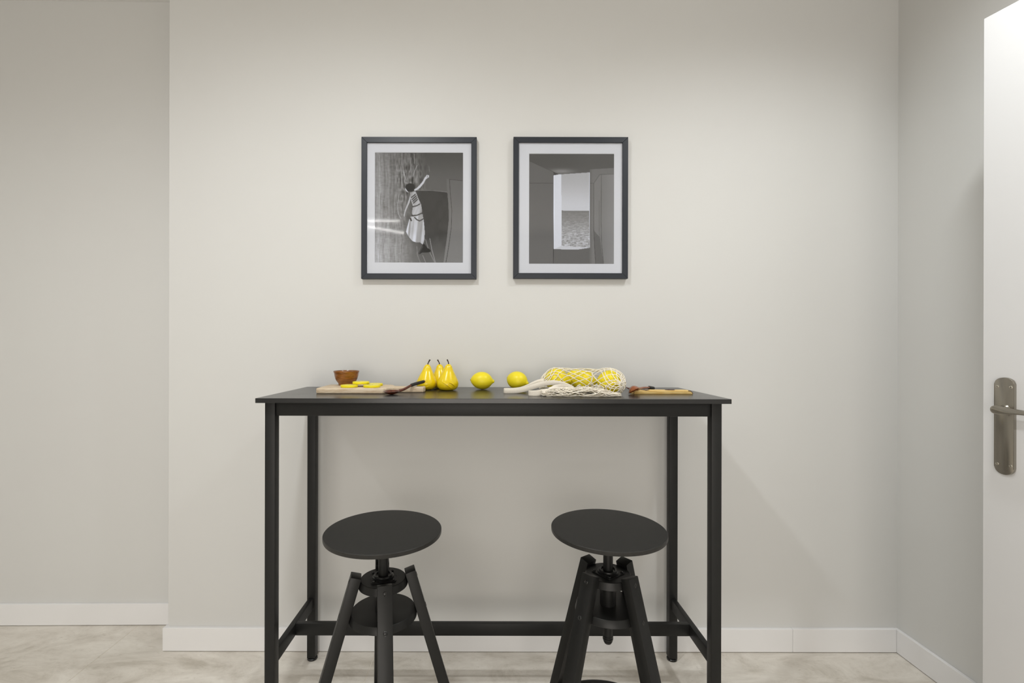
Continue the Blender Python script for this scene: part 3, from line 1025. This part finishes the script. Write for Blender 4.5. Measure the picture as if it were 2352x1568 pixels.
lemon_slice(-0.463, 1.571, BTOP, 0.0276, 'bright yellow lemon slice lying flat on the board in front of the brown bowl')
lemon_slice(-0.388, 1.571, BTOP, 0.0276, 'bright yellow lemon slice at the front, nearest to the spoon')
lemon_slice(-0.394, 1.632, BTOP, 0.0276, 'yellow lemon slice mostly hidden behind the slice nearest the spoon')
lemon_slice(-0.433, 1.604, BTOP + 0.0086, 0.0276, 'bright yellow lemon slice stacked on top of the others beside the bowl')


def spoon_bowl(bm, length, width, depth, thick, M):
    """hollow oval shell, long axis x, opening towards +z, rim at z = 0"""
    nu, nv = 36, 8
    def surf(sc, dp, off):
        rows = []
        for j in range(1, nv + 1):
            rr = j / nv
            row = []
            for i in range(nu):
                a = 2 * PI * i / nu
                x = math.cos(a) * length / 2 * rr * sc
                if x < 0:
                    x *= 1.0
                y = math.sin(a) * width / 2 * rr * sc * (1 - 0.12 * math.cos(a))
                row.append(bm.verts.new(M @ Vector((x, y, -dp * (1 - rr ** 2.2) + off * (1 - rr)))))
            rows.append(row)
        c = bm.verts.new(M @ Vector((0, 0, -dp + off)))
        for i in range(nu):
            bm.faces.new((c, rows[0][i], rows[0][(i + 1) % nu]))
        for a, b in zip(rows[:-1], rows[1:]):
            for i in range(nu):
                bm.faces.new((a[i], b[i], b[(i + 1) % nu], a[(i + 1) % nu]))
        return rows[-1]
    o = surf(1.0, depth, 0.0)
    k = surf(1.0 - 2 * thick / width, depth - thick, 0.0)
    for i in range(nu):
        bm.faces.new((o[i], o[(i + 1) % nu], k[(i + 1) % nu], k[i]))
    return bm


def frame_from(axis, up, loc):
    x = Vector(axis).normalized()
    z = Vector(up)
    z = (z - x * z.dot(x)).normalized()
    y = z.cross(x)
    return Matrix(((x.x, y.x, z.x, loc[0]), (x.y, y.y, z.y, loc[1]), (x.z, y.z, z.z, loc[2]), (0, 0, 0, 1)))


# spoon leaning on the handle of the board
t = thing('spoon', 'dark brown wooden spoon with black grip leaning on the cutting board handle', 'spoon', (-0.31, 1.517, TOP))
Mx = frame_from((0.83, 0.56, 0.03), (0, -0.10, 1), (-0.311, 1.518, TOP + 0.0113))
obj('spoon_bowl', spoon_bowl(BM(), 0.058, 0.037, 0.0112, 0.0022, Mx), M_SPOON, t, smooth=True, angle=60)
hp = catmull([(-0.290, 1.5325, 1.0138), (-0.280, 1.5425, 1.0165), (-0.270, 1.558, 1.0215), (-0.2596, 1.575, 1.0275)], 5)
obj('handle', tube(BM(), hp, [lerp(0.0042, 0.0040, i / (len(hp) - 1)) for i in range(len(hp))], 14), M_SPOON, t, smooth=True)
gp = catmull([(-0.2604, 1.5738, 1.0272), (-0.249, 1.589, 1.0308), (-0.236, 1.6065, 1.0338), (-0.2262, 1.6195, 1.0360)], 5)
obj('grip', tube(BM(), gp, [0.0046] + [0.0056] * (len(gp) - 2) + [0.0054], 14), M_GRIP, t, smooth=True)
tp = [(-0.2264, 1.6192, 1.0360), (-0.2245, 1.6218, 1.0365), (-0.2226, 1.6245, 1.0369), (-0.2216, 1.6259, 1.0371)]
obj('handle_tip', tube(BM(), tp, [0.0053, 0.0052, 0.0042, 0.0020], 14), M_SPOON, t, smooth=True)


# ------------------------------------------------------------------ pears and lemons
PEAR = [(0, 0.003), (0.014, 0.0006), (0.026, 0.0030), (0.0345, 0.0110), (0.0372, 0.0220), (0.0356, 0.0320), (0.0305, 0.0435), (0.0238, 0.0570), (0.0178, 0.0690),
        (0.0138, 0.0790), (0.0098, 0.0865), (0.0052, 0.0905), (0, 0.0915)]
PEAR_S = [(max(r, 0.0), z) for r, z in catmull(PEAR, 4)]
PEAR_S[0] = (0.0, 0.003)
PEAR_S[-1] = (0.0, 0.0915)


def pear_r(z, k):
    for (r0, z0), (r1, z1) in zip(PEAR_S[4:-1], PEAR_S[5:]):
        if z0 <= z <= z1:
            return (r0 + (r1 - r0) * (z - z0) / max(z1 - z0, 1e-6)) * k
    return 0.03 * k


def pear(x, y, rz, k, label, lean, creases=(), stem=((0, 0, 0), (0.003, 0, 0.006), (0.008, 0, 0.015))):
    t = thing('pear', label, 'pear', (x, y, TOP), 0, 'yellow pears in a cluster')
    bm = lathe(BM(), PEAR_S, 48)
    ph = random.random() * 6
    for v in bm.verts:
        a = math.atan2(v.co.y, v.co.x)
        s = 1 + 0.018 * math.sin(2 * a + ph) + 0.012 * math.sin(3 * a + ph * 2 + v.co.z * 40)
        f = (v.co.z / 0.0915) ** 1.6
        v.co = Vector((v.co.x * s * k + lean[0] * f, v.co.y * s * k + lean[1] * f, v.co.z * k))
    body = obj('flesh', bm, M_PEAR, t, smooth=True, angle=180, local=True)
    top = Vector((lean[0], lean[1], 0.0905 * k))
    sp = catmull([top + Vector(p) + Vector((0, 0, -0.002 if i == 0 else 0)) for i, p in enumerate(stem)], 5)
    n = len(sp)
    obj('stem', tube(BM(), sp, [0.0016 + 0.0013 * (i / (n - 1)) ** 3 + 0.0006 * (1 - i / (n - 1)) ** 3 for i in range(n)], 10), M_STEM, t, smooth=True, local=True)
    for cr in creases:
        pts = []
        for th, z in catmull(cr, 6):
            a = math.radians(th)
            r = pear_r(z / k, k) * 1.0
            f = (z / k / 0.0915) ** 1.6
            pts.append((r * math.sin(a) + lean[0] * f, -r * math.cos(a) + lean[1] * f, z))
        m = len(pts)
        obj('crease', tube(BM(), pts, [0.0004 + 0.0014 * math.sin(PI * i / (m - 1)) for i in range(m)], 8), M_PEAR, body, smooth=True, local=True)
    return t


pear(-0.2244, 1.690, 0, 0.98, 'glossy yellow pear at the left of the three, behind the spoon tip', (0.0042, 0),
     creases=(((-8, 0.013), (6, 0.0115), (20, 0.0145)),), stem=((0, 0, 0), (0.0025, 0, 0.007), (0.0085, 0, 0.0175)))
pear(-0.181, 1.750, 0, 0.96, 'yellow speckled pear standing behind the other two pears', (-0.003, 0), stem=((0, 0, 0), (-0.002, 0, 0.007), (-0.008, 0, 0.0175)))
pear(-0.1475, 1.669, 0, 1.0, 'glossy yellow pear at the right of the three, with curved creases in its base', (0.0035, 0.0),
     creases=(((-50, 0.0330), (-34, 0.0325), (-14, 0.0275), (6, 0.0195), (24, 0.0110), (33, 0.0060)), ((12, 0.0295), (28, 0.0255), (42, 0.0190), (47, 0.0140))),
     stem=((0, 0, 0), (-0.001, 0, 0.007), (-0.0052, 0, 0.0170)))

LEM = [(0, -0.0420), (0.0042, -0.0408), (0.0130, -0.0360), (0.0218, -0.0275), (0.0290, -0.0150), (0.0315, 0.0), (0.0294, 0.0140), (0.0228, 0.0260), (0.0140, 0.0340),
       (0.0085, 0.0378), (0.0062, 0.0412), (0.0040, 0.0440), (0, 0.0448)]
LEM_S = [(max(r, 0), z) for r, z in catmull(LEM, 4)]
LEM_S[0], LEM_S[-1] = (0.0, -0.0420), (0.0, 0.0448)


def lemon(x, y, z, rz, tilt, k, label, group, kr=1.0):
    t = thing('lemon', label, 'lemon', (x, y, z - 0.0315 * k * kr), 0, group)
    M = Matrix.Translation((0, 0, 0.0315 * k * kr)) @ Matrix.Rotation(rz, 4, 'Z') @ Matrix.Rotation(PI / 2 + tilt, 4, 'Y') @ Matrix.Diagonal((k * kr, k * kr, k, 1))
    bm = lathe(BM(), LEM_S, 48)
    for v in bm.verts:
        a = math.atan2(v.co.y, v.co.x)
        s = 1 + 0.012 * math.sin(3 * a + x * 50) + 0.008 * math.sin(5 * a + v.co.z * 60)
        v.co.x *= s
        v.co.y *= s
    bm.transform(M)
    obj('peel', bm, M_LEMON, t, smooth=True, angle=180, local=True)
    bm = lathe(BM(), [(0, -0.0432), (0.0012, -0.0430), (0.0022, -0.0418), (0.0026, -0.0405), (0, -0.0400)], 14)
    bm.transform(M)
    obj('stem_scar', bm, M_LEMTIP, t, smooth=True, local=True)
    return t


lemon(-0.0275, 1.702, TOP + 0.0312, 0.0, 0.06, 0.99, 'loose lemon standing alone between the pears and the other loose lemon', 'loose lemons on the bar table')
lemon(0.0985, 1.700, TOP + 0.0318, -0.5, 0.22, 0.99, 'loose lemon behind the cream strap of the net bag', 'loose lemons on the bar table', kr=1.03)

# ------------------------------------------------------------------ the net bag with its lemons
G = 'lemons inside the net bag'
lemon(0.2280, 1.618, TOP + 0.0395, -0.08, 0.08, 1.06, 'lemon in the net bag nearest the gathered end, under dense strings', G, kr=1.15)
lemon(0.3170, 1.592, TOP + 0.0375, -0.22, -0.06, 0.96, 'lemon in the middle of the net bag, in front of the hidden one', G, kr=1.22)
lemon(0.3020, 1.672, TOP + 0.0375, -0.10, 0.05, 0.98, 'lemon at the back of the net bag, mostly hidden by the other bagged lemons', G, kr=1.18)
lemon(0.3840, 1.532, TOP + 0.0395, -1.25, 0.05, 0.94, 'big lemon at the right-hand end of the net bag, nearest the yellow slab', G, kr=1.30)

bag = thing('net_bag', 'cream crocheted net bag of lemons lying on the bar table with its straps trailing left', 'bag', (0.27, 1.56, TOP))
# centre line of the net with its half-height and how far it spreads sideways
path = [(0.166, 1.580, 1.024, 0.006, 1.0), (0.180, 1.590, 1.031, 0.017, 1.0), (0.195, 1.603, 1.038, 0.0300, 1.0), (0.213, 1.614, 1.0420, 0.0400, 1.0), (0.235, 1.619, 1.0425, 0.0415, 1.05), (0.258, 1.622, 1.0415, 0.0400, 1.4),
        (0.283, 1.626, 1.0412, 0.0395, 1.95), (0.310, 1.625, 1.0412, 0.0400, 2.15), (0.335, 1.604, 1.0412, 0.0395, 1.75), (0.357, 1.571, 1.0420, 0.0390, 1.3), (0.374, 1.543, 1.0430, 0.0435, 1.05), (0.387, 1.521, 1.0430, 0.0435, 1.0),
        (0.397, 1.503, 1.0420, 0.0380, 1.0), (0.403, 1.491, 1.0410, 0.0280, 1.0), (0.407, 1.483, 1.0400, 0.0160, 1.0), (0.409, 1.480, 1.0390, 0.0050, 1.0)]
cp = np.array(catmull(path, 7))


def sock(u, ang, jit=0.0):
    """point on the net skin: u in 0..1 along the bag, ang around it"""
    f = u * (len(cp) - 1)
    i = min(int(f), len(cp) - 2)
    w = f - i
    p = cp[i] * (1 - w) + cp[i + 1] * w
    tdir = Vector(cp[min(i + 2, len(cp) - 1)][:3] - cp[max(i - 1, 0)][:3]).normalized()
    side = Vector((0, 0, 1)).cross(tdir).normalized()
    k = min(1.0, (p[4] - 1.0) / 0.8)
    side = (side * (1 - k) + Vector((0, 1, 0)) * k).normalized()
    upv = Vector((0, 0, 1))
    r = p[3] * (1 + jit)
    q = Vector(p[:3]) + side * (r * p[4] * math.cos(ang)) + upv * (r * math.sin(ang))
    q.z = max(q.z, TOP + 0.0016)
    return q


bm = BM()
NS = 12
for dr in (1, -1):
    for k in range(NS):
        base = 2 * PI * k / NS + (0.1 if dr > 0 else 0.0)
        p1, p2 = random.random() * 6, random.random() * 6
        pts = []
        for i in range(100):
            u = i / 99
            # strings open up where the bag is wide
            a = base + dr * 4.9 * u + 0.12 * math.sin(9 * u + p1) + 0.07 * math.sin(23 * u + p2)
            pts.append(sock(u, a, 0.015 * math.sin(17 * u + p2) + 0.03))
        tube(bm, pts, 0.00135, 5)
net = obj('net', bm, M_COTTON, bag, smooth=True, angle=180)
net['kind'] = 'stuff'

# slack part of the net, bunched on the table in front
bm = BM()
sp_ = np.array(catmull([(0.166, 1.478, 1.0105, 0.006, 0.006), (0.180, 1.475, 1.0125, 0.014, 0.0090), (0.205, 1.470, 1.0150, 0.022, 0.0115), (0.240, 1.466, 1.0165, 0.026, 0.0130), (0.280, 1.466, 1.0175, 0.028, 0.0140),
                        (0.320, 1.466, 1.0165, 0.026, 0.0130), (0.355, 1.464, 1.0130, 0.022, 0.0095), (0.385, 1.466, 1.0090, 0.015, 0.0060), (0.400, 1.470, 1.0070, 0.006, 0.0035)], 8))


def slack(u, ang, n1=0.0, n2=0.0):
    f = u * (len(sp_) - 1)
    i = min(int(f), len(sp_) - 2)
    w = f - i
    p = sp_[i] * (1 - w) + sp_[i + 1] * w
    return Vector((p[0] + n1 * 0.006, p[1] + p[3] * math.cos(ang) * (1 + n2), max(TOP + 0.0015, p[2] + p[4] * math.sin(ang) * (1 + n2))))


for dr in (1, -1):
    for k in range(9):
        base = 2 * PI * k / 9
        p1, p2 = random.random() * 6, random.random() * 6
        pts = []
        for i in range(80):
            u = i / 79
            a = base + dr * 6.5 * u + 0.35 * math.sin(11 * u + p1)
            pts.append(slack(u, a, math.sin(30 * u + p2), 0.12 * math.sin(19 * u + p1)))
        tube(bm, pts, 0.0012, 5)
for k in range(20):                    # crumpled strands inside the fold
    u0 = random.uniform(0.22, 0.72)
    pts = []
    for i in range(6):
        u = u0 + 0.035 * i + random.uniform(-0.03, 0.03)
        pts.append(slack(min(max(u, 0), 1), random.uniform(0.2, PI - 0.2), 0, random.uniform(-0.5, 0.25)))
    tube(bm, catmull(pts, 6), 0.00115, 5)
for k in range(16):                    # loose loops between the fold and the lemons
    x = random.uniform(0.27, 0.37)
    y = random.uniform(1.478, 1.500)
    z = random.uniform(1.022, 1.036)
    r1, r2 = random.uniform(0.006, 0.012), random.uniform(0.005, 0.009)
    ph = random.random() * 6
    pts = [(x + r1 * math.cos(ph + 2 * PI * i / 9 * 0.8), y + 0.006 * math.sin(ph * 2 + i), z + r2 * math.sin(ph + 2 * PI * i / 9 * 0.8)) for i in range(9)]
    tube(bm, catmull(pts, 4), 0.00115, 5)
sl = obj('slack_net', bm, M_COTTON, bag, smooth=True, angle=180)
sl['kind'] = 'stuff'
hm = catmull([(0.166, 1.472, 1.0095), (0.171, 1.474, 1.0165), (0.183, 1.474, 1.0235), (0.203, 1.472, 1.0275), (0.225, 1.468, 1.0275), (0.248, 1.464, 1.0260)], 6)
obj('hem', tube(BM(), hm, [0.0032] * len(hm), 10, flat=1.25), M_TAPE, bag, smooth=True)

# straps: cotton tape standing on edge
sa = catmull([(0.262, 1.499, 1.0240), (0.248, 1.512, 1.0310), (0.230, 1.527, 1.0370), (0.212, 1.540, 1.0395), (0.192, 1.550, 1.0385), (0.170, 1.560, 1.0335), (0.150, 1.563, 1.0270), (0.125, 1.562, 1.0190),
              (0.100, 1.560, 1.0135), (0.078, 1.558, 1.0115), (0.058, 1.558, 1.0112), (0.0485, 1.562, 1.0112), (0.0475, 1.570, 1.0112), (0.056, 1.577, 1.0112), (0.078, 1.580, 1.0112), (0.105, 1.582, 1.0150),
              (0.130, 1.585, 1.0240), (0.150, 1.588, 1.0335), (0.166, 1.590, 1.0395), (0.180, 1.594, 1.0400), (0.192, 1.598, 1.0360)], 5)
obj('strap', sweep(BM(), sa, 0.0160, 0.0022), M_TAPE, bag, smooth=True)
sb = catmull([(0.258, 1.492, 1.0225), (0.243, 1.500, 1.0275), (0.226, 1.505, 1.0300), (0.208, 1.507, 1.0285), (0.190, 1.506, 1.0225), (0.172, 1.504, 1.0165), (0.156, 1.505, 1.0125), (0.142, 1.506, 1.0105),
              (0.130, 1.504, 1.0105), (0.1225, 1.497, 1.0105), (0.1235, 1.488, 1.0105), (0.132, 1.4825, 1.0105), (0.145, 1.482, 1.0105), (0.156, 1.486, 1.0110), (0.163, 1.494, 1.0125)], 5)
wd = []
for i in range(len(sb)):
    f = i / (len(sb) - 1)
    k = max(0.0, 1 - abs(f - 0.30) / 0.14)
    wd.append((0, 0.9 * k, 1 - 0.75 * k))
obj('strap', sweep(BM(), sb, 0.0150, 0.0022, wd), M_TAPE, bag, smooth=True)

# ------------------------------------------------------------------ right: wooden slab, spoon, stick
t = thing('wood_slab', 'short yellow slab of wood with dark bark edge lying right of the net bag', 'board', (0.563, 1.567, TOP))
bm = BM()
n = 26
rows = []
for i in range(n + 1):
    u = i / n
    x = 0.4690 + 0.1895 * u
    end = 1.0
    zt = 0.0118
    if u > 0.93:
        zt = 0.0118 * math.sqrt(max(0.0, 1 - ((u - 0.93) / 0.078) ** 2)) + 0.0005
    if u < 0.04:
        zt = 0.0085 + 0.0033 * u / 0.04
    yf = 1.5465 + 0.0008 * math.sin(9 * u)
    yb_ = 1.586 + 0.004 * math.sin(5 * u + 1) + 0.002 * math.sin(17 * u)
    sec = [(yf, 0.0003), (yf - 0.0008, 0.002), (yf - 0.0004, zt - 0.0015 if zt > 0.004 else zt * 0.6), (yf + 0.0018, zt), ((yf + yb_) / 2, zt + 0.0002), (yb_ - 0.002, zt), (yb_, zt * 0.6), (yb_ - 0.001, 0.0003)]
    rows.append([bm.verts.new((x, y, TOP + z)) for y, z in sec])
for a, b in zip(rows[:-1], rows[1:]):
    for k in range(8):
        bm.faces.new((a[k], b[k], b[(k + 1) % 8], a[(k + 1) % 8]))
bm.faces.new(rows[0])
bm.faces.new(rows[-1])
slab = obj('slab', bm, M_SLAB, t, smooth=True, angle=40)
# bark: the rounded right end and two raised patches along the back of the top
for (xa, xb, ya, h) in ((0.492, 0.524, 1.560, 0.0016), (0.572, 0.609, 1.562, 0.0022)):
    bm = BM()
    m = 22
    for side in (0,):
        top, bot = [], []
        for i in range(m):
            a = 2 * PI * i / m
            x = (xa + xb) / 2 + (xb - xa) / 2 * math.cos(a)
            y = ya + 0.011 * math.sin(a) * (1 + 0.2 * math.sin(3 * a))
            bot.append(bm.verts.new((x, y, TOP + 0.0114)))
            top.append(bm.verts.new(((xa + xb) / 2 + (xb - xa) / 2 * 0.75 * math.cos(a), ya + 0.008 * math.sin(a), TOP + 0.0118 + h * (0.7 + 0.3 * math.sin(5 * a)))))
        c = bm.verts.new(((xa + xb) / 2, ya, TOP + 0.0118 + h))
        for i in range(m):
            j = (i + 1) % m
            bm.faces.new((bot[i], bot[j], top[j], top[i]))
            bm.faces.new((top[i], top[j], c))
    bk = obj('bark', bm, M_BARK, t, smooth=True, angle=180)
    bk['label'] = 'dark brown bark patch'
pts = catmull([(0.6440, 1.5463, TOP + 0.0114), (0.6500, 1.5463, TOP + 0.0104), (0.6555, 1.5463, TOP + 0.0072), (0.6585, 1.5463, TOP + 0.0030), (0.6588, 1.5463, TOP + 0.0012)], 4)
bk = obj('bark', tube(BM(), pts, 0.0009, 8), M_BARK, t, smooth=True)
bk['label'] = 'thin dark bark rim'

t = thing('spoon', 'reddish brown wooden spoon lying face down over the left end of the yellow slab', 'spoon', (0.467, 1.538, TOP))
axis = Vector((0.62, 0.76, 0.02))
Mx = frame_from(axis, (0.55, -0.10, -0.80), (0.4655, 1.533, TOP + 0.0125))
obj('spoon_bowl', spoon_bowl(BM(), 0.052, 0.038, 0.0165, 0.0022, Mx), M_SPOON2, t, smooth=True, angle=60)
hp = catmull([(0.479, 1.5495, 1.0175), (0.490, 1.564, 1.0195), (0.508, 1.587, 1.0200), (0.530, 1.614, 1.0185), (0.546, 1.634, 1.0165)], 5)
obj('handle', tube(BM(), hp, [0.0036] * len(hp), 12), M_SPOON2, t, smooth=True)
gp = catmull([(0.5455, 1.6334, 1.0166), (0.552, 1.642, 1.0155), (0.562, 1.655, 1.0135), (0.574, 1.670, 1.0110)], 5)
obj('grip', tube(BM(), gp, [0.0044] + [0.0060] * (len(gp) - 2) + [0.0048], 14), M_GRIP, t, smooth=True)
hp = catmull([(0.512, 1.6075, TOP + 0.0019), (0.497, 1.606, TOP + 0.0022), (0.484, 1.604, TOP + 0.0048), (0.471, 1.602, TOP + 0.0105), (0.4575, 1.600, TOP + 0.0182)], 5)
m = len(hp)
tag(obj('stick', tube(BM(), hp, [0.0019 + 0.0006 * math.sin(PI * i / (m - 1)) - 0.0012 * max(0, i / (m - 1) - 0.8) * 5 for i in range(m)], 10), M_SPOON, loc=(0.497, 1.606, TOP), smooth=True),
    'thin pointed dark brown stick poking up left of the face-down spoon', 'stick')
